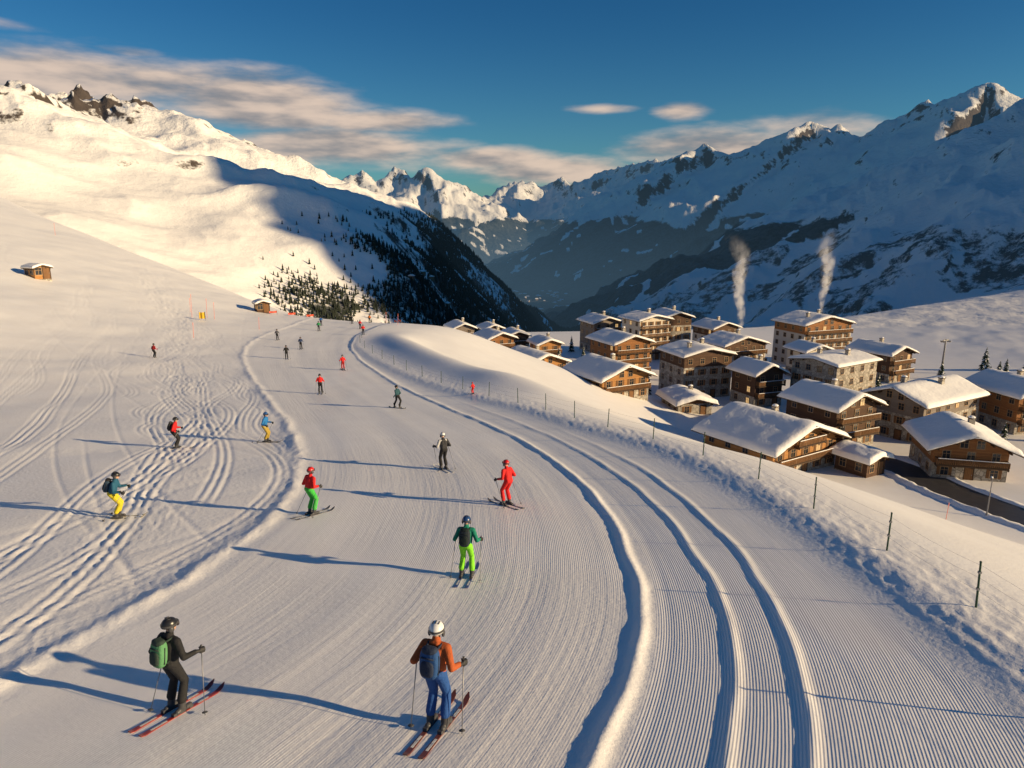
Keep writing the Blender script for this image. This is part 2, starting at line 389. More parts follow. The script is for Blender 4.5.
def goggles_mesh():
    mb=MB();n=24
    for i in range(n):
        a=6.28318*i/n;b=6.28318*(i+1)/n
        q=lambda t,z,e:(( .116+e)*math.cos(t),-.005+(.136+e)*math.sin(t),z)
        mb.add([q(a,.01,0),q(b,.01,0),q(b,.045,0),q(a,.045,0)],[(0,1,2,3)],1)
    mb.ell((0,.112,.01),(.078,.035,.042),0,16,8,p=.75)
    return mb.mesh('goggles',[M['lens'],M['boot']],True)
GOG=goggles_mesh()
def pack_mesh(c1,c2):
    mb=MB();mb.ell((0,-.08,.0),(.145,.09,.24),0,16,12,p=.6);mb.ell((0,-.155,-.06),(.105,.045,.12),1,14,8,p=.6)
    mb.ell((0,-.09,.19),(.12,.08,.06),1,14,8,p=.7)
    mb.box((0,-.168,.10),(.20,.02,.02),1)
    for s_ in(-1,1):
        pts=[(s_*.09,-.02,.20),(s_*.10,.10,.225),(s_*.11,.175,.12),(s_*.115,.15,-.08),(s_*.11,.0,-.17)]
        for a,b in zip(pts,pts[1:]): mb.cap(a,.018,b,.018,1,6)
        mb.cap((s_*.14,-.08,-.15),.012,(s_*.14,-.08,.12),.012,1,6)
    return mb.mesh('backpack',[cloth(c1),cloth(c2)],True)
def ski_mesh(col):
    mb=MB();N=26;L=1.68;rows=[]
    for i in range(N+1):
        t=i/N;y=-L*.47+L*t;w=.034+.016*(2*t-1)**2
        if t>.93: w*=math.sqrt(max(0.03,1-((t-.93)/.07)**2))
        if t<.03: w*=.8
        z=.012+ (max(0,t-.86)/.14)**2*.10+(max(0,.04-t)/.04)*.015
        rows.append((w,y,z))
    vs=[];fs=[]
    for w,y,z in rows: vs+=[(-w,y,z),(w,y,z),(w,y,z-.014),(-w,y,z-.014)]
    for i in range(N):
        a=4*i;b=a+4
        for j in range(4): fs.append((a+j,a+(j+1)%4,b+(j+1)%4,b+j))
    fs+=[(0,3,2,1),(4*N,4*N+1,4*N+2,4*N+3)]
    mb.add(vs,fs,0)
    mb.box((0,.0,.022),(.07,.10,.03),1);mb.box((0,-.15,.035),(.07,.08,.055),1);mb.box((0,.16,.032),(.07,.07,.045),1)
    mb.box((0,.42,.0135),(.045,.22,.003),2);mb.box((0,-.45,.0135),(.04,.3,.003),2)
    return mb.mesh('ski',[simple('ski_topsheet',col,.35,.1,2,spec=.5),M['boot'],cloth((.6,.6,.6))])
def board_mesh(col):
    mb=MB();N=24;L=1.55;vs=[];fs=[]
    for i in range(N+1):
        t=i/N;y=-L/2+L*t;e=abs(2*t-1);w=.125+.02*e*e
        if e>.82:w*=math.sqrt(max(.02,1-((e-.82)/.18)**2))
        z=.012+max(0,e-.8)**2*2.2
        vs+=[(-w,y,z),(w,y,z),(w,y,z-.012),(-w,y,z-.012)]
    for i in range(N):
        a=4*i;b=a+4
        for j in range(4): fs.append((a+j,a+(j+1)%4,b+(j+1)%4,b+j))
    fs+=[(0,3,2,1),(4*N,4*N+1,4*N+2,4*N+3)]
    mb.add(vs,fs,0);return mb.mesh('snowboard',[simple('board_topsheet',col,.35,.1,2)])
def pole_mesh(L):
    mb=MB();mb.cyl((0,0,-L),(0,0,.0),.006,.009,8,0);mb.cap((0,0,-.05),.014,(0,0,.06),.015,1,8);mb.ell((0,0,.075),(.02,.02,.012),1,8,5)
    mb.cyl((0,0,-L+.05),(0,0,-L+.062),.05,.03,14,1)
    return mb.mesh('ski_pole',[M['metal'],M['boot']],True)
def person(x,y,deg,label,jacket,pants,helmet,pack=None,skis=(.5,.05,.04),crouch=.2,lean=.25,stance=.11,hands=None,tips=None,head=0.0,board=False,far=False,edge=0.0,poles=True,scale=1.0,patch=None):
    z0=gz(x,y)
    root=mk('person',None,None,(x,y,z0),(0,0,math.radians(deg)),label,'skier' if not board else 'snowboarder',None)
    root.scale=(scale,)*3
    c=crouch;fx=math.radians(deg);fw=Vector((-math.sin(fx),math.cos(fx)))
    e=.5;sp=math.atan2(gz(x+fw.x*e,y+fw.y*e)-gz(x-fw.x*e,y-fw.y*e),2*e)
    sr=math.atan2(gz(x+fw.y*e,y-fw.x*e)-gz(x-fw.y*e,y+fw.x*e),2*e)
    hip=Vector((edge*.5,-.03-.20*c,.96-.22*c));td=Vector((edge*-.2,math.sin(lean),math.cos(lean))).normalized()
    ch=hip+td*.34;nk=hip+td*.50;hd=nk+Vector((0,math.sin(lean*.5)*.16+.01,.155))
    J,Pn,B,Sk,Gl,Pt=0,1,2,3,4,5
    mats=[cloth(jacket),cloth(pants),M['boot'],M['skin'],M['glove'],cloth(patch or jacket)]
    P=[]
    for s_ in(-1,1):
        zf=s_*stance*math.tan(sr)
        if board: an=Vector((0,s_*.24,.14));toe=(Vector((-.09,s_*.24,.07)),Vector((.15,s_*.25,.06)))
        else: an=Vector((s_*stance,0,.14+zf));toe=(an+Vector((0,-.09,-.075)),an+Vector((0,.16,-.085)))
        P.append((toe[0],.052,toe[1],.046,B));P.append((an+Vector((0,0,-.03)),.063,an+Vector((0,.04,.16)),.070,B))
        h=hip+(Vector((s_*.085,0,0)) if not board else Vector((0,s_*.085,0)))
        kn=ik(h,an,.43,.43,(0,1,.1) if not board else (1,s_*.3,0))
        P.append((h,.100,kn,.072,Pn));P.append((kn,.070,an+Vector((0,.02,.11)),.079,Pn))
    P.append((hip+Vector((-.06,-.02,.03)),.112,hip+Vector((.06,-.02,.03)),.112,Pn))
    P.append((hip+td*.03+Vector((-.042,0,0)),.125,ch+Vector((-.05,0,0)),.122,J));P.append((hip+td*.03+Vector((.042,0,0)),.125,ch+Vector((.05,0,0)),.122,J))
    P.append((hip+td*.42+Vector((-.125,0,0)),.075,hip+td*.42+Vector((.125,0,0)),.075,Pt))
    P.append((nk,.068,nk+td*.04,.064,J));P.append((nk+Vector((-.04,-.055,-.02)),.045,nk+Vector((.04,-.055,-.02)),.045,J))
    P.append((nk,.052,hd,.056,Sk))
    ht=Matrix.Rotation(head,3,'Z')
    hh=lambda a:hd+ht@Vector(a)
    P.append((hh((0,0,.02)),.090,hh((0,.01,-.02)),.080,Sk));P.append((hh((0,.04,-.06)),.048,hh((0,.055,-.075)),.036,Sk))
    P.append((hh((0,.098,-.0)),.012,hh((0,.112,-.025)),.016,Sk));P.append((hh((-.018,.088,-.056)),.010,hh((.018,.088,-.056)),.010,Sk))
    hands=hands or [(-.32,.26,1.04),(.32,.26,1.04)];tips=tips or [(-.42,-.35),(.42,-.35)]
    gl=[]
    for i,s_ in enumerate((-1,1)):
        sh=hip+td*.42+Vector((s_*.175,0,0));T=Vector(hands[i])-Vector((0,0,.18*c))
        T=sh+(T-sh)*min(1,.60/(T-sh).length)
        tip=Vector((tips[i][0],tips[i][1],0));tip.z=tip.x*math.tan(sr)+tip.y*math.tan(sp)
        ax=(T-tip).normalized()
        el=ik(sh,T,.29,.30,(s_*.3,-.7,-.6));fy=T-el;fy=(fy-ax*fy.dot(ax)).normalized()
        wr=T-fy*.08 if not far else T
        P.append((sh,.070,el,.054,Pt if i==0 else J));P.append((el,.054,wr-(wr-el).normalized()*.02,.043,J))
        if far:P.append((T,.045,T,.045,Gl))
        gl.append((T,ax,fy,s_,(T-tip).length))
    body=remesh(P,.014 if not far else .03,mats,'person_body',2 if not far else 1)
    mk('body',body,root)
    mk('helmet',helmet_mesh(helmet),root,hd,(0,0,head))
    if not far: mk('goggles',GOG,root,hd,(0,0,head))
    if pack:
        mk('backpack',pack_mesh(*pack),root,hip+td*.25+Vector((0,-.12*math.cos(lean),.12*math.sin(lean))),(-lean,0,0))
    if board:
        mk('snowboard',board_mesh(skis),root,(0,0,.004),(sp,-sr,0))
    else:
        sm=ski_mesh(skis)
        for s_ in(-1,1): mk('ski',sm,root,(s_*stance,0,s_*stance*math.tan(sr)+.004),(sp,-sr-edge*.8,0))
    if poles and not board:
        for T,ax,fy,s_,L in gl:
            xa=fy.cross(ax).normalized();R=Matrix((xa,fy,ax)).transposed()
            if not far:
                g=mk('glove',GLOVE,root);R2=R@Matrix.Diagonal((1 if s_>0 else -1,1,1))
                g.matrix_local=Matrix.Translation(T)@R2.to_4x4()
            po=mk('ski_pole',pole_mesh(max(.7,L-.01)),None,label='thin metal ski pole with a basket, held by a skier',category='ski pole',group='ski poles in the skiers\' hands')
            po.matrix_world=Matrix.Translation((x,y,z0))@Matrix.Rotation(math.radians(deg),4,'Z')@Matrix.Scale(scale,4)@Matrix.Translation(T)@R.to_4x4()
    return root
BLK=(.018,.018,.02);RED=(.62,.02,.02);LIME=(.22,.55,.04);BLUE=(.02,.10,.32);WHT=(.75,.75,.75);ORG=(.40,.09,.025);YEL=(.62,.50,.03)
person(-5.85,10.6,-26,'skier in black clothes with a green backpack on red skis',BLK,BLK,BLK,((.10,.27,.12),(.03,.05,.04)),(.30,.03,.02),.02,.14,.13,hands=[(-.30,.16,1.06),(.42,.28,1.14)],tips=[(-.36,-.25),(.56,.10)],head=-.35,scale=1.02)
person(-1.25,10.15,-20,'skier in rust orange jacket, blue trousers and white helmet',ORG,(.02,.08,.28),WHT,((.02,.07,.20),(.02,.03,.06)),(.16,.05,.04),.02,.13,.12,hands=[(-.34,.05,1.06),(.36,.18,1.08)],tips=[(-.36,-.18),(.42,-.05)],head=.2,scale=1.12)
person(-1.2,16.9,-8,'skier in teal jacket and lime green trousers with dark backpack',(.01,.20,.13),(.22,.66,.03),(.02,.06,.18),((.02,.03,.04),(.01,.02,.02)),(.05,.08,.25),.15,.24,.14,hands=[(-.32,.22,1.04),(.36,.2,1.04)],tips=[(-.4,-.2),(.42,-.35)])
person(-6.9,22.5,-35,'skier in red jacket and green trousers gliding downhill',RED,(.05,.45,.06),RED,None,(.05,.05,.06),.12,.18,.12,hands=[(-.26,.22,1.04),(.26,.22,1.04)])
person(-.2,23.8,42,'skier in a red suit and red helmet leaning into a turn',RED,RED,RED,None,(.06,.06,.07),.15,.20,.14,hands=[(-.36,.18,1.04),(.34,.2,1.04)],edge=.08)
person(-3.05,29.6,30,'skier in black suit with pale shoulder patches and white helmet',(.035,.035,.04),BLK,WHT,None,(.5,.5,.5),.1,.16,.12,hands=[(-.34,.26,1.08),(.32,.2,1.04)],patch=(.45,.45,.45))
person(-13.5,22.3,-78,'skier in dark teal jacket and yellow trousers, crouching',(.02,.10,.17),YEL,BLK,((.03,.06,.10),BLK),(.15,.12,.02),.3,.32,.14,hands=[(-.32,.36,1.05),(.32,.36,1.05)])
person(-17.3,34.4,-80,'skier in red jacket and black trousers with a black backpack',RED,BLK,BLK,(BLK,(.05,.05,.05)),(.06,.06,.07),.25,.28,.13)
person(-13.4,36.5,-98,'skier in bright blue jacket and mustard trousers',(.02,.16,.42),(.40,.28,.05),BLUE,None,(.06,.06,.07),.2,.22,.13)
FARP=[(-41.6,80,-20,'skier in dark red jacket descending the ungroomed slope',(.35,.02,.02),BLK),(-16.2,57.5,10,'skier in red jacket and dark trousers',RED,BLK),(-18.4,74.6,25,'skier in bright red suit',RED,(.4,.02,.02)),
(-27.6,84.2,20,'skier in black jacket',BLK,BLK),(-29.2,95.4,10,'skier in dark blue jacket',(.03,.05,.12),BLK),(-35.7,105.2,5,'skier in grey jacket',(.1,.1,.12),BLK),
(-24.9,116,15,'skier in red jacket far down the run',RED,BLK),(-31.8,138,0,'skier in black suit near the bend',BLK,BLK),(-29.5,144,0,'skier in orange jacket near the bend',(.6,.15,.02),BLK),(-34,122,0,'skier in green jacket',(.03,.3,.1),BLK),(-36,131,10,'skier in blue jacket',BLUE,BLK),(-28,128,-10,'skier in red jacket near the bend',RED,BLK)]
for x,y,d,lb,j,p in FARP: person(x,y,d,lb,j,p,BLK,None,(.06,.06,.07),.15,.2,.12,far=True)
person(-8.4,49.5,60,'snowboarder in dark teal jacket standing on a board',(.02,.07,.09),BLK,BLK,None,(.03,.05,.08),.1,.1,board=True,far=True,hands=[(-.28,.08,.9),(.28,.08,.9)])
person(-3.2,55.5,40,'small child skier in red beside the snow bank',RED,RED,RED,None,(.06,.06,.07),.3,.3,far=True,scale=.6)
# ================= buildings =================
def win_mesh(lit=False,w=1.0,h=1.2):
    mb=MB();t=.09
    mb.box((0,-.02,0),(w,.03,h),1)
    for sx in(-1,1): mb.box((sx*(w/2+t/2),-.03,0),(t,.10,h+2*t),0)
    for sz in(-1,1): mb.box((0,-.03,sz*(h/2+t/2)),(w,.10,t),0)
    mb.box((0,-.045,0),(.05,.03,h),0);mb.box((0,-.045,.15),(w,.025,.05),0)
    return mb.mesh('window',[M['frame'],M['glass_lit'] if lit else M['glass']])
WIN=win_mesh();WINL=win_mesh(True)
sb_=MB();sb_.box((0,-.03,0),(.40,.05,1.35),0);SHUT=sb_.mesh('shutter',[M['wood_v']])
def door_mesh():
    mb=MB();mb.box((0,-.03,1.05),(1.1,.06,2.1),0)
    for sx in(-1,1): mb.box((sx*.62,-.04,1.1),(.12,.12,2.3),1)
    mb.box((0,-.04,2.18),(1.36,.12,.12),1);mb.box((.4,-.08,1.0),(.05,.06,.16),2)
    return mb.mesh('door',[M['wood_v'],M['fascia'],M['metal']])
DOOR=door_mesh()
brs=np.random.RandomState(11)
def house(x,y,phi,w,d,fl,label,wall='wood_a',base='stone',pitch=22,ov=1.2,balc=True,category='chalet',snow=.55,chim=1,fh=2.55,zoff=0.0,sf=.9):
    w*=sf;d*=sf;snow*=.72;ov*=.9
    z0=min(gz(x+i,y+j) for i in(-w*.35,w*.35) for j in(-d*.35,d*.35))+zoff
    root=mk('chalet' if category=='chalet' else category.replace(' ','_'),None,None,(x,y,z0+.15),(0,0,math.radians(phi)),label,category,'houses of the mountain village')
    hw=w/2;hd=d/2;he=fl*fh;tp=math.tan(math.radians(pitch));hr=he+hw*tp
    bl=fl-1 if base in('tall','tallp') else (1 if base else 0)
    bh=fh*bl;bmat=M['grey_plaster'] if base=='tallp' else M['stone']
    mb=MB()
    pts=[(-hw,bh),(hw,bh),(hw,he),(0,hr),(-hw,he)]
    vs=[(a,-hd,b) for a,b in pts]+[(a,hd,b) for a,b in pts]
    mb.add(vs,[(0,1,2,3,4),(9,8,7,6,5),(0,5,6,1),(1,6,7,2),(2,7,8,3),(3,8,9,4),(4,9,5,0)],0)
    mk('wall',mb.mesh('wall',[M[wall]]),root)
    mb=MB();mb.box((0,0,(bh-2.5)/2),(w+.12,d+.12,bh+2.5),0);mk('stone_base' if base else 'foundation',mb.mesh('stone_base',[bmat]),root)
    mb=MB();X=hw+ov;Yv=hd+ov*1.05;th=.24
    for s_ in(-1,1):
        a=[(0,hr+.02),(s_*X,hr+.02-X*tp),(s_*X,hr+.02-X*tp+th),(0,hr+.02+th)]
        vs=[(p,-Yv,q) for p,q in a]+[(p,Yv,q) for p,q in a]
        mb.add(vs,[(0,1,2,3),(7,6,5,4),(0,4,5,1),(1,5,6,2),(2,6,7,3),(3,7,4,0)],0)
    for s_ in(-1,-.5,.5,1):
        px=s_*hw;mb.box((px*.97,0,hr-abs(px)*tp-.16),(.22,2*Yv-.5,.24),0)
    ro=mk('roof',mb.mesh('roof',[M['fascia']]),root)
    nx,ny=30,26;xs=np.linspace(-1,1,nx);ys=np.linspace(-1,1,ny);xs=np.sign(xs)*np.abs(xs)**.8;ys=np.sign(ys)*np.abs(ys)**.75;gx,gy=np.meshgrid(xs,ys)
    sd_=brs.rand()*90
    ed=np.clip(1-np.maximum(np.abs(gx)**20,np.abs(gy)**22),0,1)**.40
    th2=snow*(1+.22*fbm(gx*hw/3+sd_,gy*hd/3,3,3))
    Xx=gx*(X+.05);Yy=gy*(Yv+.05)+fbm(gx*3+sd_,gy*0,2,8)*.08
    bz=hr+.25-np.abs(Xx)*tp;zt=hr+.25-(np.sqrt(Xx**2+.25)-.25)*tp+th2*ed
    zt=np.maximum(zt,bz+.01*ed)
    bot=bz-.06
    vs=np.concatenate([np.stack([Xx,Yy,zt],-1).reshape(-1,3),np.stack([Xx,Yy,bot],-1).reshape(-1,3)])
    N=nx*ny;fs=[]
    for j in range(ny-1):
        for i in range(nx-1):
            a=j*nx+i;fs.append((a,a+1,a+nx+1,a+nx));fs.append((N+a,N+a+nx,N+a+nx+1,N+a+1))
    for i in range(nx-1):
        fs.append((i+1,i,N+i,N+i+1));a=(ny-1)*nx+i;fs.append((a,a+1,N+a+1,N+a))
    for j in range(ny-1):
        a=j*nx;fs.append((a,a+nx,N+a+nx,N+a));a=j*nx+nx-1;fs.append((a+nx,a,N+a,N+a+nx))
    sb=MB();sb.add(vs.tolist(),fs,0);mk('snow_cover',sb.mesh('snow_cover',[M['roof_snow']],True),ro)
    for k in range(chim):
        cx=hw*(.35 if k==0 else -.45);cy=hd*(.2 if k==0 else -.3);zb=hr-abs(cx)*tp
        cb=MB();cb.box((cx,cy,zb+.75),(.8,.8,1.9),0);cb.box((cx,cy,zb+1.76),(1.0,1.0,.12),1);cb.ell((cx,cy,zb+1.85),(.52,.52,.28),2,10,6)
        mk('chimney',cb.mesh('chimney',[M['stone'],M['fascia'],M['roof_snow']]),ro)
    def W_(px,py,pz,rz,sh=True):
        lit=brs.rand()<.06
        mk('window',WINL if lit else WIN,root,(px,py,pz),(0,0,rz))
        if sh and base:
            for q in(-1,1): mk('shutter',SHUT,root,(px+q*.82*math.cos(rz),py+q*.82*math.sin(rz),pz),(0,0,rz))
    nfx=max(2,int(w/2.6));nsy=max(2,int(d/2.9))
    for f in range(fl):
        zc=f*fh+1.4;e=.06 if f<bl else 0
        for i in range(nfx):
            px=-hw+w*(i+.5)/nfx
            if f==0 and i==nfx//2: mk('door',DOOR,root,(px,-hd-e,0),(0,0,0));continue
            W_(px,-hd-e,zc,0,sh=(w/nfx>2.6 and (f<bl or wall in('plaster','grey_plaster','wood_c'))))
        for i in range(nsy):
            py=-hd+d*(i+.5)/nsy
            W_(hw+e,py,zc,math.pi/2,False);W_(-hw-e,py,zc,-math.pi/2,False)
    if hw*tp>1.9:
        for px in(-1.1,1.1): W_(px,-hd,he+.65,0,False)
    if balc:
        for f in range(1,fl+ (1 if hw*tp>2.4 else 0)):
            bw=w*.96 if f<fl else w*.42
            bb=MB();zb=f*fh-.02;dp=1.2
            bb.box((0,-hd-dp/2-.07,zb),(bw,dp,.16),0)
            bb.box((0,-hd-dp+.04,zb+1.02),(bw,.10,.09),0)
            bb.box((0,-hd-dp+.04,zb+.18),(bw,.06,.07),0)
            n=int(bw/.24)
            for i in range(n+1): bb.box((-bw/2+bw*i/n,-hd-dp+.04,zb+.58),(.13,.035,.80),1)
            for i in range(5):
                px=-bw/2+bw*i/4;bb.box((px*.985,-hd-dp+.09,zb+.5),(.13,.13,1.1),0)
                bb.box((px*.985,-hd-dp/2-.08,zb-.18),(.14,dp*.9,.18),0)
            for s_ in(-1,1):
                bb.box((s_*(bw/2-.03),-hd-dp/2,zb+1.02),(.08,dp,.08),0)
                for i in range(5): bb.box((s_*(bw/2-.03),-hd-.15-i*.22,zb+.58),(.03,.12,.8),1)
            bb.box((0,-hd-dp+.03,zb+1.10),(bw*.98,.14,.08),2)
            mk('balcony',bb.mesh('balcony',[M['fascia'],M['wood_v'],M['roof_snow']]),root)
    return root
VIL=[
 (41.5,108,32,17,15,2,'large timber chalet with wraparound balcony and thick snow roof','wood_c','stone',20,1.6,True,'chalet',.8,1),
 (57,121,26,11,12,3,'tall brown chalet with stone base and snowy roof','wood_b','stone',22,1.3,True,'chalet',.6,1),
 (20.5,146,28,13,14,2,'honey brown timber chalet with snow-laden roof','wood_c','stone',21,1.4,True,'chalet',.6,1),
 (37,144,10,8,10,1,'low chalet half buried in snow','wood_a','stone',16,1.2,False,'chalet',1.1,1),
 (5.3,174,30,13,14,2,'wide wooden chalet above the snow bank','wood_c','stone',20,1.4,True,'chalet',.6,1),
 (43.5,163,18,14,12,4,'four-storey stone hotel with snow roof','wood_b','tall',13,.9,False,'hotel',.6,2),
 (29,186,24,12,14,4,'tall timber apartment house with balconies','wood_a','stone',18,1.2,True,'apartment house',.55,1),
 (52,228,15,10,12,5,'stone and timber hotel with small windows','wood_b','tall',18,1.0,False,'hotel',.5,1),
 (64,200,22,16,12,3,'pale plaster guest house with dark timber gable','wood_b','tallp',16,1.0,True,'guest house',.55,1),
 (54.5,152,20,8,9,3,'narrow dark timber chalet with snow roof','wood_b','stone',26,1.2,True,'chalet',.55,1),
 (71,151,-58,12,16,4,'square rubble stone hotel four storeys high','stone','tall',9,.8,False,'hotel',.6,2),
 (90,208,20,19,14,5,'big plaster and timber hotel with smoking chimney','wood_a','tallp',14,1.0,True,'hotel',.6,2),
 (98,183,28,10,13,3,'brown chalet beside the big hotel','wood_b','stone',20,1.2,True,'chalet',.55,1),
 (77,127,-60,12,20,3,'long stone-based chalet with side windows','wood_d','tall',20,1.3,False,'chalet',.6,2),
 (69.5,104,-14,11,12,2,'timber chalet with sunlit balcony beside the road','wood_a','stone',22,1.5,True,'chalet',.8,1),
 (97,131,10,11,13,3,'tall brown chalet at the slope edge','wood_a','stone',22,1.3,True,'chalet',.6,1),
 (-5.3,214,26,9,11,3,'timber chalet with wooden balconies','wood_a','stone',20,1.2,True,'chalet',.55,1),
 (-18,241,22,8,10,3,'small brown chalet at the village edge','wood_d','stone',22,1.0,True,'chalet',.55,1),
 (10.5,218,20,8,9,2,'brown chalet with deep roof snow','wood_c','stone',20,1.0,True,'chalet',.7,1),
 (54,103,30,5,6,1,'open timber shed under thick snow','wood_b',None,16,.9,False,'shed',1.0,0),
 (30,236,20,11,12,4,'weathered timber apartment house with snow roof','wood_d','stone',18,1.2,True,'apartment house',.55,1),
 (42,219,24,12,11,5,'cream plaster apartment block with balconies','plaster','stone',13,1.2,True,'apartment house',.55,1),
 (1,240,16,8,10,2,'brown chalet near the plateau edge','wood_b','stone',20,1.0,True,'chalet',.55,1),
 (80,185,14,9,9,3,'plaster guest house with snow roof','plaster','stone',20,1.0,False,'guest house',.5,1),
 (-8,262,20,8,9,2,'small chalet on the far edge of the village','wood_b','stone',20,1.0,True,'chalet',.5,1),
 (71,242,24,12,12,3,'far timber guest house','wood_b','tallp',18,1.1,True,'guest house',.5,1),
]
for h in VIL: house(*h)
house(-84.6,126,60,3.4,4.2,1,'small wooden hut on the snow slope','wood_c',None,18,.4,False,'hut',.35,0,1.9,0,.78)
house(-52.8,147.5,30,3.2,4,1,'little dark timber hut beside the piste bend','wood_b',None,20,.4,False,'hut',.35,0,1.9,0,.78)
# ================= smoke =================
def smoke(x,y,z,h,lean,seed):
    n=26;m_=14;vs=[];fs=[]
    for j in range(n+1):
        t=j/n;r=.5+3.2*t**.8
        cx=lean*t*t*h+math.sin(t*9+seed)*1.4*t;cy=0
        for i in range(m_):
            a=6.283*i/m_;vs.append((cx+r*math.cos(a),cy+r*math.sin(a),t*h))
    for j in range(n):
        for i in range(m_): fs.append((j*m_+i,j*m_+(i+1)%m_,(j+1)*m_+(i+1)%m_,(j+1)*m_+i))
    fs.append(tuple(range(m_-1,-1,-1)));fs.append(tuple(n*m_+i for i in range(m_)))
    mb=MB();mb.add(vs,fs)
    mt=bpy.data.materials.new('chimney_smoke');mt.use_nodes=True;nt=mt.node_tree;nt.nodes.remove(nt.nodes['Principled BSDF']);g=NG(nt)
    P=g.n('ShaderNodeTexCoord').outputs['Object'];s=g.n('ShaderNodeSeparateXYZ',{0:P})
    t=g.m('MAXIMUM',g.m('DIVIDE',s.outputs[2],h),0.0)
    cx=g.m('ADD',g.m('MULTIPLY',g.m('MULTIPLY',t,t),lean*h),g.m('MULTIPLY',g.m('MULTIPLY',g.m('SINE',g.m('ADD',g.m('MULTIPLY',t,9.0),float(seed))),1.4),t))
    ddx=g.m('SUBTRACT',s.outputs[0],cx)
    d=g.m('SQRT',g.m('ADD',g.m('MULTIPLY',ddx,ddx),g.m('MULTIPLY',s.outputs[1],s.outputs[1])))
    rr=g.m('ADD',.5,g.m('MULTIPLY',g.m('POWER',t,.8),3.2))
    nn=g.noise(g.n('ShaderNodeVectorMath',{0:P,1:(1,1,.6)},operation='MULTIPLY').outputs[0],.62,5,.66)
    q=g.m('SUBTRACT',1.0,g.m('DIVIDE',d,rr))
    body=g.mr(g.m('ADD',g.m('MULTIPLY',q,.55),g.m('MULTIPLY',g.m('SUBTRACT',nn,.5),1.9)),.10,.62)
    edge=g.mr(q,.0,.22)
    top=g.mr(t,1.0,.2,.0,1.0)
    dn=g.m('MULTIPLY',g.m('MULTIPLY',body,edge),g.m('MULTIPLY',top,1.0))
    v=g.n('ShaderNodeVolumePrincipled',{'Color':(1,.99,.98,1),'Absorption Color':(1,1,1,1),'Density':dn,'Anisotropy':.0,'Emission Strength':g.m('MULTIPLY',dn,.26),'Emission Color':(1.0,.80,.64,1)})  # warm emission stands in for sunlight scattered inside the plume
    g.L(v.outputs[0],nt.nodes['Material Output'].inputs['Volume'])
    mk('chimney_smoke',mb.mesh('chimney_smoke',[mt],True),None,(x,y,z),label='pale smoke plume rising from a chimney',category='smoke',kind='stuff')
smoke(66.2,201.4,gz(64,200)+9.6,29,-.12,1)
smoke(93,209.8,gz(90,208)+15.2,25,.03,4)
# ================= terrain =================
ang=np.radians(np.concatenate([np.linspace(-78,-42,50,endpoint=False),np.linspace(-42,42,900,endpoint=False),np.linspace(42,78,51)]))
rad=np.concatenate([np.geomspace(6,270,620,endpoint=False),np.geomspace(270,15000,500)])
A,R=np.meshgrid(ang,rad)
X=(np.sin(A)*R).ravel();Y=(np.cos(A)*R-12).ravel()
Z=H(X,Y)
na=len(ang);nr=len(rad)
gmk=np.zeros(len(X));pdk=np.zeros(len(X));wok=np.zeros(len(X))
r_=np.hypot(X,Y);m=r_<220
dd=detail(X[m],Y[m]);gmk[m]=dd[1];wok[m]=dd[2];pdk[m]=cd(R0,X[m],Y[m])
line=np.where(Y>2000,5+fbm(X/350,Y/350,4,70)*50,fbm(X/250,Y/250,3,70)*20-5)
forest=sstep(35,-35,Z-line)*sstep(330,420,Y)
gul=ridged((X+.5*Y)/520,(Y-.5*X)/260,4,88)
clear_=sstep(-.35,.05,fbm(X/110,Y/110,4,77))
forest*=np.where(Y>2000,sstep(-1.5,-1.05,fbm(X/260,Y/260,4,77)+.25*(Z<-150))*(1-.85*sstep(.92,1.05,gul)*(Z>-330)),clear_*.5)
rat=X/np.maximum(Y,1)
forest*=np.where(Y<2100,sstep(-.33,-.25,rat+.06*fbm(X/200,Y/200,3,79))*sstep(430,520,Y),1)
rocky=np.exp(-(((X+790)/150)**2+((Y-1400)/260)**2))+.75*np.exp(-(((X+400)/160)**2+((Y-800)/70)**2))+.9*np.exp(-(((X+640)/70)**2+((Y-900)/110)**2))+.6*np.exp(-(((X+560)/130)**2+((Y-1500)/90)**2))
fr0=(r_>2200)
rk=np.zeros(len(X));rk[fr0]=sstep(.72,1.05,crag(X[fr0],Y[fr0]))*.8
rocky+=rk*sstep(50,450,Z)
idx=np.arange(na*nr).reshape(nr,na)
q=np.stack([idx[:-1,:-1],idx[:-1,1:],idx[1:,1:],idx[1:,:-1]],-1).reshape(-1,4)[:,::-1]
me=bpy.data.meshes.new('ground')
me.vertices.add(len(X));me.vertices.foreach_set('co',np.stack([X,Y,Z],-1).ravel().astype(np.float32))
me.loops.add(q.size);me.loops.foreach_set('vertex_index',q.ravel().astype(np.int32))
me.polygons.add(len(q));me.polygons.foreach_set('loop_start',np.arange(0,q.size,4,dtype=np.int32));me.polygons.foreach_set('loop_total',np.full(len(q),4,np.int32))
me.materials.append(near_mat());me.materials.append(far_mat())
me.update();me.polygons.foreach_set('use_smooth',np.ones(len(q),bool))
me.polygons.foreach_set('material_index',np.repeat((rad[:-1]>330).astype(np.int32),na-1))
for nm,ar in (('groomed',gmk),('run_across',pdk),('forest',forest),('worn',wok),('rocky',rocky)):
    at=me.attributes.new(nm,'FLOAT','POINT');at.data.foreach_set('value',ar.astype(np.float32))
mk('ground',me,kind='structure')
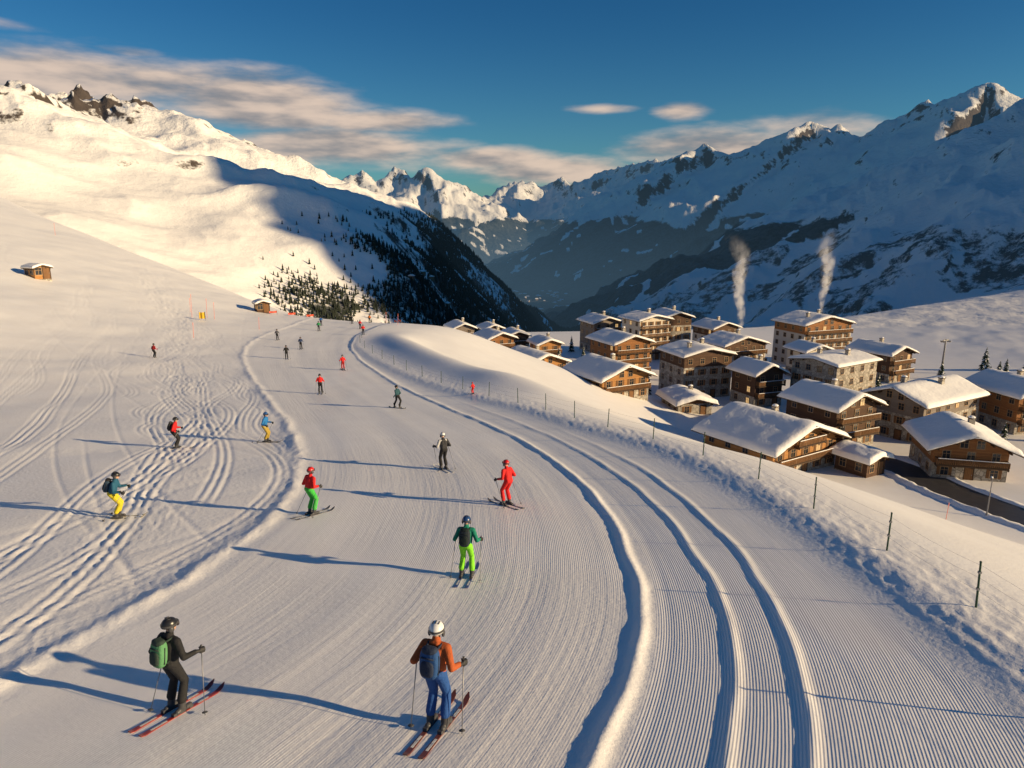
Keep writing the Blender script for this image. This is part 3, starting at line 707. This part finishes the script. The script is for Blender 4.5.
# ================= road =================
rp=np.array([(48,126),(53,116),(60,109),(62,102),(62.5,94.5),(65.5,84),(72,71),(82,56)],float)
tt=np.linspace(0,len(rp)-1,90);rx=np.interp(tt,range(len(rp)),rp[:,0]);ry=np.interp(tt,range(len(rp)),rp[:,1])
k=np.ones(9)/9;rx=np.convolve(np.pad(rx,4,mode='edge'),k,'valid');ry=np.convolve(np.pad(ry,4,mode='edge'),k,'valid')
dx=np.gradient(rx);dy=np.gradient(ry);L=np.hypot(dx,dy);nx_=-dy/L;ny_=dx/L
cols=np.linspace(-3.3,3.3,13);vs=[];fs=[]
for c_ in cols:
    px=rx+nx_*c_;py=ry+ny_*c_
    pz=H(px,py)+.07
    vs.append(np.stack([px,py,pz],-1))
vs=np.stack(vs,1).reshape(-1,3);nc=len(cols)
for i in range(len(rx)-1):
    for j in range(nc-1): a=i*nc+j;fs.append((a,a+1,a+nc+1,a+nc))
mb=MB();mb.add(vs.tolist(),fs);mk('road',mb.mesh('road',[M['asphalt']],True),kind='structure')
for sd_ in(-1,1):
    vs=[];fs=[]
    for i in range(len(rx)):
        for j,(o_,h_) in enumerate(((3.1,.0),(3.4,.30),(3.8,.42),(4.3,.26),(4.8,-.1))):
            px=rx[i]+nx_[i]*o_*sd_;py=ry[i]+ny_[i]*o_*sd_
            vs.append((px,py,gz(px,py)+h_*(1+.5*float(fbm(np.array([px*.7]),np.array([py*.7]),3,2)[0]))))
    for i in range(len(rx)-1):
        for j in range(4): a=i*5+j;fs.append((a,a+1,a+6,a+5))
    mb=MB();mb.add(vs,fs);mk('snow_bank',mb.mesh('snow_bank',[M['roof_snow']],True),kind='structure')
# ================= fence =================
fr=mk('fence',None,None,(0,0,0),label='post and wire safety fence along the piste edge',category='fence')
M['post']=simple('green_post',(.03,.07,.04),.6,.2,5)
ys_=[6,9.5,14.1,17.8,22,26,30.7,35,39,42.6,46.3,50,54,58.5,63,68,73,78,84,90,96,103,110]
pm=MB();pm.cyl((0,0,-.4),(0,0,1.1),.026,.022,8,0);pm.ell((0,0,1.1),(.028,.028,.025),0,8,5);pm.box((0,0,.85),(.06,.06,.05),1);pm.box((0,0,.45),(.06,.06,.05),1)
pmm=pm.mesh('fence_post',[M['post'],M['metal']])
fp=[]
for y_ in ys_:
    x_=float(np.interp(y_,FE[0],FE[1]))+.1;z_=gz(x_,y_);fp.append(Vector((x_,y_,z_)))
    mk('fence_post',pmm,fr,(x_,y_,z_),(brs.uniform(-.05,.05),brs.uniform(-.05,.05),0))
wb=MB()
for a,b in zip(fp,fp[1:]):
    for h_ in(.4,.7,1.0):
        prev=a+Vector((0,0,h_))
        for i in range(1,5):
            t=i/4;p=a.lerp(b,t)+Vector((0,0,h_-.06*4*t*(1-t)));wb.cyl(prev,p,.0022,.0022,4,0);prev=p
mk('fence_wire',wb.mesh('fence_wire',[M['metal']]),fr)
def marker(x,y,h,col,label,cat='marker pole'):
    mb=MB();mb.cyl((0,0,-.3),(0,0,h),.03,.025,8,0);mb.cyl((0,0,h-.35),(0,0,h-.05),.036,.036,8,1);mb.ell((0,0,h),(.04,.04,.04),1,8,5)
    mk('marker_pole',mb.mesh('marker_pole',[simple('marker_paint',col,.5,.1,4),simple('marker_band',tuple(min(1,c*1.6) for c in col),.5,.1,4)]),None,(x,y,gz(x,y)),(0,.04,0),label,cat,'piste marker poles')
PNK=(.75,.18,.12)
for x_,y_,h_ in[(-117.5,184,3),(-56.5,123,4.0),(-54.5,124.5,3.4),(-53.0,124,3),(-59,128,2.5),(-46,100,2.2),(-43,118,2),(44,66,2.8),(-22.5,137,2.2),(-27,149,2.4)]:
    marker(x_,y_,h_,PNK,'slim coral red piste marker pole in the snow')
def banner(x,y,deg,w,h,col,label):
    mb=MB()
    for s_ in(-1,1): mb.cyl((s_*w/2,0,-.3),(s_*w/2,0,h+.35),.03,.03,8,0)
    n=10;vs=[];fs=[]
    for i in range(n+1):
        u=i/n;yy=.06*math.sin(u*9);vs+=[(-w/2+w*u,yy,.25),(-w/2+w*u,yy,.25+h*.95-.05*math.sin(u*3.14))]
    for i in range(n):fs.append((2*i,2*i+2,2*i+3,2*i+1))
    mb.add(vs,fs,1);rt=mk('banner',None,None,(x,y,gz(x,y)),(0,0,math.radians(deg)),label,'banner','safety banners by the bend')
    mb2=MB();mb2.v=mb.v;mb2.f=mb.f;mb2.m=mb.m
    mk('banner_cloth',mb2.mesh('banner_cloth',[M['metal'],simple('banner_fabric',col,.6,.1,3)]),rt)
for i in range(3): banner(-50+i*3.4,146+i*1.6,30,1.6,.45,(.6,.08,.04),'red safety banner between two posts on the snow')
for i in range(2): banner(-25+i*1.6,149-i*4,-60,1.6,.45,(.6,.08,.04),'red safety banner between two posts on the snow')
banner(-53.8,121,10,1.0,1.2,(.7,.42,.03),'yellow padded piste board on two posts')
def lamp(x,y,h,label,name='street_lamp',cat='street lamp'):
    rt=mk(name,None,None,(x,y,gz(x,y)),(0,0,1.0),label,cat)
    mb=MB();mb.cyl((0,0,-.3),(0,0,h),.10,.055,10,0);mb.cyl((0,0,0),(0,0,.5),.15,.12,10,0);mk('pole',mb.mesh('pole',[M['metal']]),rt)
    mb=MB();mb.cyl((0,0,h-.1),(1.1,0,h+.15),.04,.035,8,0);mk('arm',mb.mesh('arm',[M['metal']]),rt)
    mb=MB();mb.ell((1.3,0,h+.13),(.38,.16,.09),0,12,6);mb.box((1.3,0,h+.04),(.4,.18,.03),1);mb.ell((1.3,0,h+.22),(.34,.15,.06),2,10,5);mk('lamp_head',mb.mesh('lamp_head',[M['metal'],M['glass'],M['roof_snow']]),rt)
lamp(61.2,84,4.8,'grey street lamp beside the cleared road')
lamp(56,113,4.6,'grey street lamp between the chalets')
mx_,my_=118,188
rt=mk('lift_tower',None,None,(mx_,my_,gz(mx_,my_)),(0,0,.5),'tall lift tower with a cross arm on the snow plateau','lift tower')
mb=MB();mb.cyl((0,0,-.5),(0,0,9.5),.32,.2,12,0);mk('pole',mb.mesh('pole',[M['metal']]),rt)
mb=MB();mb.box((0,0,9.2),(2.6,.25,.3),0)
for s_ in(-1,1):
    mb.box((s_*1.1,0,8.9),(.25,1.6,.25),0)
    for j in(-1,0,1): mb.cyl((s_*1.1-.06,j*.5,8.75),(s_*1.1+.06,j*.5,8.75),.2,.2,10,0)
mk('cross_arm',mb.mesh('cross_arm',[M['metal']]),rt)
# ================= spruces =================
def crown_mesh(seed,h=8.0,r=1.9):
    rs=np.random.RandomState(seed);mb=MB();T=22
    for j in range(T):
        t=j/(T-1);z=h*(.10+.88*t);rr=r*(1-t)**.85*rs.uniform(.8,1.12)+.12;n=int(11-5*t);ph=rs.rand()*6.28
        for i in range(n):
            a=ph+6.283*i/n+rs.uniform(-.2,.2);l=rr*rs.uniform(.7,1.15);dr=l*rs.uniform(.28,.5);wd=.16*l+.10
            ca,sa=math.cos(a),math.sin(a);px,py=-sa,ca
            b0=(ca*.05,sa*.05,z+.12);mid=(ca*l*.6,sa*l*.6,z-dr*.35);tip=(ca*l,sa*l,z-dr)
            vs=[b0,(mid[0]+px*wd,mid[1]+py*wd,mid[2]-.12),tip,(mid[0]-px*wd,mid[1]-py*wd,mid[2]-.12),(mid[0],mid[1],mid[2]+.10)]
            mb.add(vs,[(0,1,4),(1,2,4),(2,3,4),(3,0,4)],1 if rs.rand()<.22 else 0)
    return mb.mesh('crown',[M['needle'],M['roof_snow']])
CR=[crown_mesh(s) for s in range(3)]
tb=MB();tb.cyl((0,0,-.4),(0,0,7.4),.16,.03,8,0);TRK=tb.mesh('trunk',[M['bark']],True)
trs=np.random.RandomState(5)
TREES=[(121,170,.8),(123.5,171,.65),(119,173,.6),(127,176,.7),(104,150,.6),(86,160,.7),(47,178,.7),(82,141,.55),(14,205,.7),(62,185,.7),(-2,226,.7),(22,212,.6),(104,200,.8),(140,186,.7),(100,118,.7),(116,160,.7),(108,172,.8),(110,146,.75),(131,190,.8),(62,137,.6),(32,160,.6),(86,117,.55),(60,240,.8),(20,232,.7),(100,220,.8),(114,163,.8),(112,159,.6)]
for i,(x_,y_,s_) in enumerate(TREES):
    rt=mk('spruce_tree',None,None,(x_,y_,gz(x_,y_)),(0,0,trs.rand()*6.28),'dark spruce tree with snow on its branches','tree','spruce trees in the village');rt.scale=(s_,)*3
    mk('trunk',TRK,rt);mk('crown',CR[i%3],rt)
# far forest: one mass of small conifers on the mid slopes
N_=190000;fr_=np.random.RandomState(9)
fx=fr_.uniform(-620,260,N_);fy=fr_.uniform(440,1900,N_)
rt_=fx/fy
pre=sstep(-.345,-.27,rt_+.05*fbm(fx/150,fy/150,3,79))*(sstep(-.35,.05,fbm(fx/110,fy/110,4,77))*.93+.05)*sstep(430,560,fy)
kp=fr_.rand(N_)<pre*.8;fx,fy=fx[kp],fy[kp]
fz=H(fx,fy)
keep=fr_.rand(len(fx))<sstep(25,-25,fz+5-fbm(fx/250,fy/250,3,70)*20)**1.2
fx,fy,fz=fx[keep],fy[keep],fz[keep];n=len(fx)
s5=5;bv=[]
for (z_,r__) in((.08,.22),(.45,.14)):
    for i in range(s5): a=6.283*i/s5;bv.append((math.cos(a)*r__,math.sin(a)*r__,z_))
    bv.append((0,0,z_+.55))
bv=np.array(bv);bf=[]
for t in range(2):
    for i in range(s5): bf.append((t*6+i,t*6+(i+1)%s5,t*6+5))
bf=np.array(bf)
hs=fr_.uniform(.65,1.3,n)*np.interp(fy,[450,900,1800],[4.2,6.5,9.5]);an=fr_.rand(n)*6.28
c_,s_=np.cos(an),np.sin(an)
vx=(bv[None,:,0]*c_[:,None]-bv[None,:,1]*s_[:,None])*hs[:,None]+fx[:,None]
vy=(bv[None,:,0]*s_[:,None]+bv[None,:,1]*c_[:,None])*hs[:,None]+fy[:,None]
vz=bv[None,:,2]*hs[:,None]+fz[:,None]-.3
V=np.stack([vx,vy,vz],-1).reshape(-1,3);Fc=(bf[None]+ (np.arange(n)*12)[:,None,None]).reshape(-1,3)
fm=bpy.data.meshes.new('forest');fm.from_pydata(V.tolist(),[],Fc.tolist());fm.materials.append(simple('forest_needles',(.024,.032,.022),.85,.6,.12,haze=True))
mk('forest',fm,kind='stuff',label='dark conifer forest on the mountainside',category='forest')
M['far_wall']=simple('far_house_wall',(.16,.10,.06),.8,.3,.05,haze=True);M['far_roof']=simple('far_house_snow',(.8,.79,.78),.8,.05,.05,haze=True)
def hamlet(name,label,x0,x1,y0,y1,n,seed,s0=9,s1=16,rr=None):
    rs=np.random.RandomState(seed);hy=rs.uniform(y0,y1,n)
    hx=rs.uniform(x0,x1,n) if rr is None else rs.uniform(rr[0],rr[1],n)*hy
    hz=H(hx,hy);mb=MB()
    for a,b,c in zip(hx,hy,hz):
        w=rs.uniform(s0,s1);d=w*rs.uniform(.8,1.3);h=w*.5;R_=Matrix.Translation((a,b,c))@Matrix.Rotation(rs.rand()*3,4,'Z')
        mb.box((0,0,h/2-1),(w,d,h+2),0,R_)
        vs=[R_@Vector(p) for p in((-w*.6,-d*.6,h),(w*.6,-d*.6,h),(w*.6,d*.6,h),(-w*.6,d*.6,h),(0,-d*.6,h+w*.28),(0,d*.6,h+w*.28))]
        mb.add(vs,[(0,1,4),(2,3,5),(1,2,5,4),(3,0,4,5),(3,2,1,0)],1)
    mk(name,mb.mesh(name,[M['far_wall'],M['far_roof']]),kind='stuff',label=label,category='settlement')
hamlet('valley_town','tiny snow-roofed houses of a distant valley town',-60,330,2600,4200,80,21,9,17)
hamlet('forest_hamlet','small chalets in snowy clearings of the forest',0,0,560,1300,20,22,4,7,(-.22,-.04))
# ================= camera, sky, sun =================
cam=bpy.data.cameras.new('camera');cam.lens=24.6;cam.sensor_width=36;cam.clip_end=40000;cam.clip_start=.1
co=bpy.data.objects.new('camera',cam);co.location=(0,0,CZ);co.rotation_euler=(math.radians(90-13.2),0,0);COL.objects.link(co);sc.camera=co
w=bpy.data.worlds.new('World');sc.world=w;w.use_nodes=True
nt=w.node_tree;g=NG(nt)
sk=g.n('ShaderNodeTexSky',sky_type='NISHITA',sun_disc=False,sun_elevation=math.radians(14),sun_rotation=math.radians(106),air_density=1.0,dust_density=.2,ozone_density=3.5)
tc=g.n('ShaderNodeTexCoord');D=g.n('ShaderNodeVectorMath',{0:tc.outputs['Generated']},operation='NORMALIZE').outputs[0]
s=g.n('ShaderNodeSeparateXYZ',{0:D})
az=g.m('MULTIPLY',g.m('ARCTAN2',s.outputs[0],s.outputs[1]),57.2958)
el=g.m('MULTIPLY',g.m('ARCSINE',s.outputs[2]),57.2958)
tin=g.mix(1.0,sk.outputs[0],g.mix(g.mr(el,2.0,17.0),(.38,.74,.84,1),(.17,.52,.74,1)),'MULTIPLY')
cvec=g.n('ShaderNodeCombineXYZ',{0:g.m('MULTIPLY',az,.085),1:g.m('MULTIPLY',el,.34),2:0.0}).outputs[0]
cn=g.noise(cvec,1.0,6,.54)
def blob(a0,e0,ra,re,st):
    da=g.m('DIVIDE',g.m('SUBTRACT',az,a0),ra);de=g.m('DIVIDE',g.m('SUBTRACT',el,e0),re)
    d=g.m('ADD',g.m('MULTIPLY',da,da),g.m('MULTIPLY',de,de))
    return g.m('MULTIPLY',g.m('EXPONENT',g.m('MULTIPLY',d,-1.0)),st)
ms=None
for b_ in [(-31,8.9,15,2.6,.74),(-19,8.0,10,2.6,.74),(-10,7.2,9,1.3,.62),(-14,9.3,5,.7,.44),(-14,5.2,14,2.1,.74),(-2,4.6,8,1.3,.68),(3,3.8,10,1.6,.70),(15,5.0,10,2.0,.72),(7.5,8.2,3.5,.6,.58),(12.5,7.9,3,.9,.60),(-35,11.8,6,.7,.48),(-27,10.9,4,.6,.50),(23,6.5,8,1.6,.56)]:
    x_=blob(*b_); ms=x_ if ms is None else g.m('MAXIMUM',ms,x_)
cf=g.mr(g.m('ADD',cn,ms),.78,1.16)
cn2=g.noise(g.n('ShaderNodeVectorMath',{0:cvec,1:(.05,.22,0)},operation='ADD').outputs[0],1.0,4,.5)
lit=g.mr(g.m('SUBTRACT',cn,cn2),-.16,.10)
cc=g.mix(lit,(2.5,2.45,2.6,1),(7.6,5.9,4.7,1))
fin=g.mix(g.m('MULTIPLY',cf,.92),tin,cc)
bg=nt.nodes['Background'];g.L(fin,bg.inputs[0]);bg.inputs[1].default_value=.1
l=bpy.data.lights.new('sun','SUN');l.energy=6.5;l.angle=math.radians(.5);l.color=(1,.755,.44)
lo=bpy.data.objects.new('sun',l);COL.objects.link(lo)
sd=Vector((.96,-.28,0)).normalized()*math.cos(math.radians(14.5))+Vector((0,0,math.sin(math.radians(14.5))))
lo.rotation_euler=sd.to_track_quat('Z','Y').to_euler()
sc.view_settings.view_transform='Standard';sc.view_settings.look='None';sc.view_settings.exposure=0
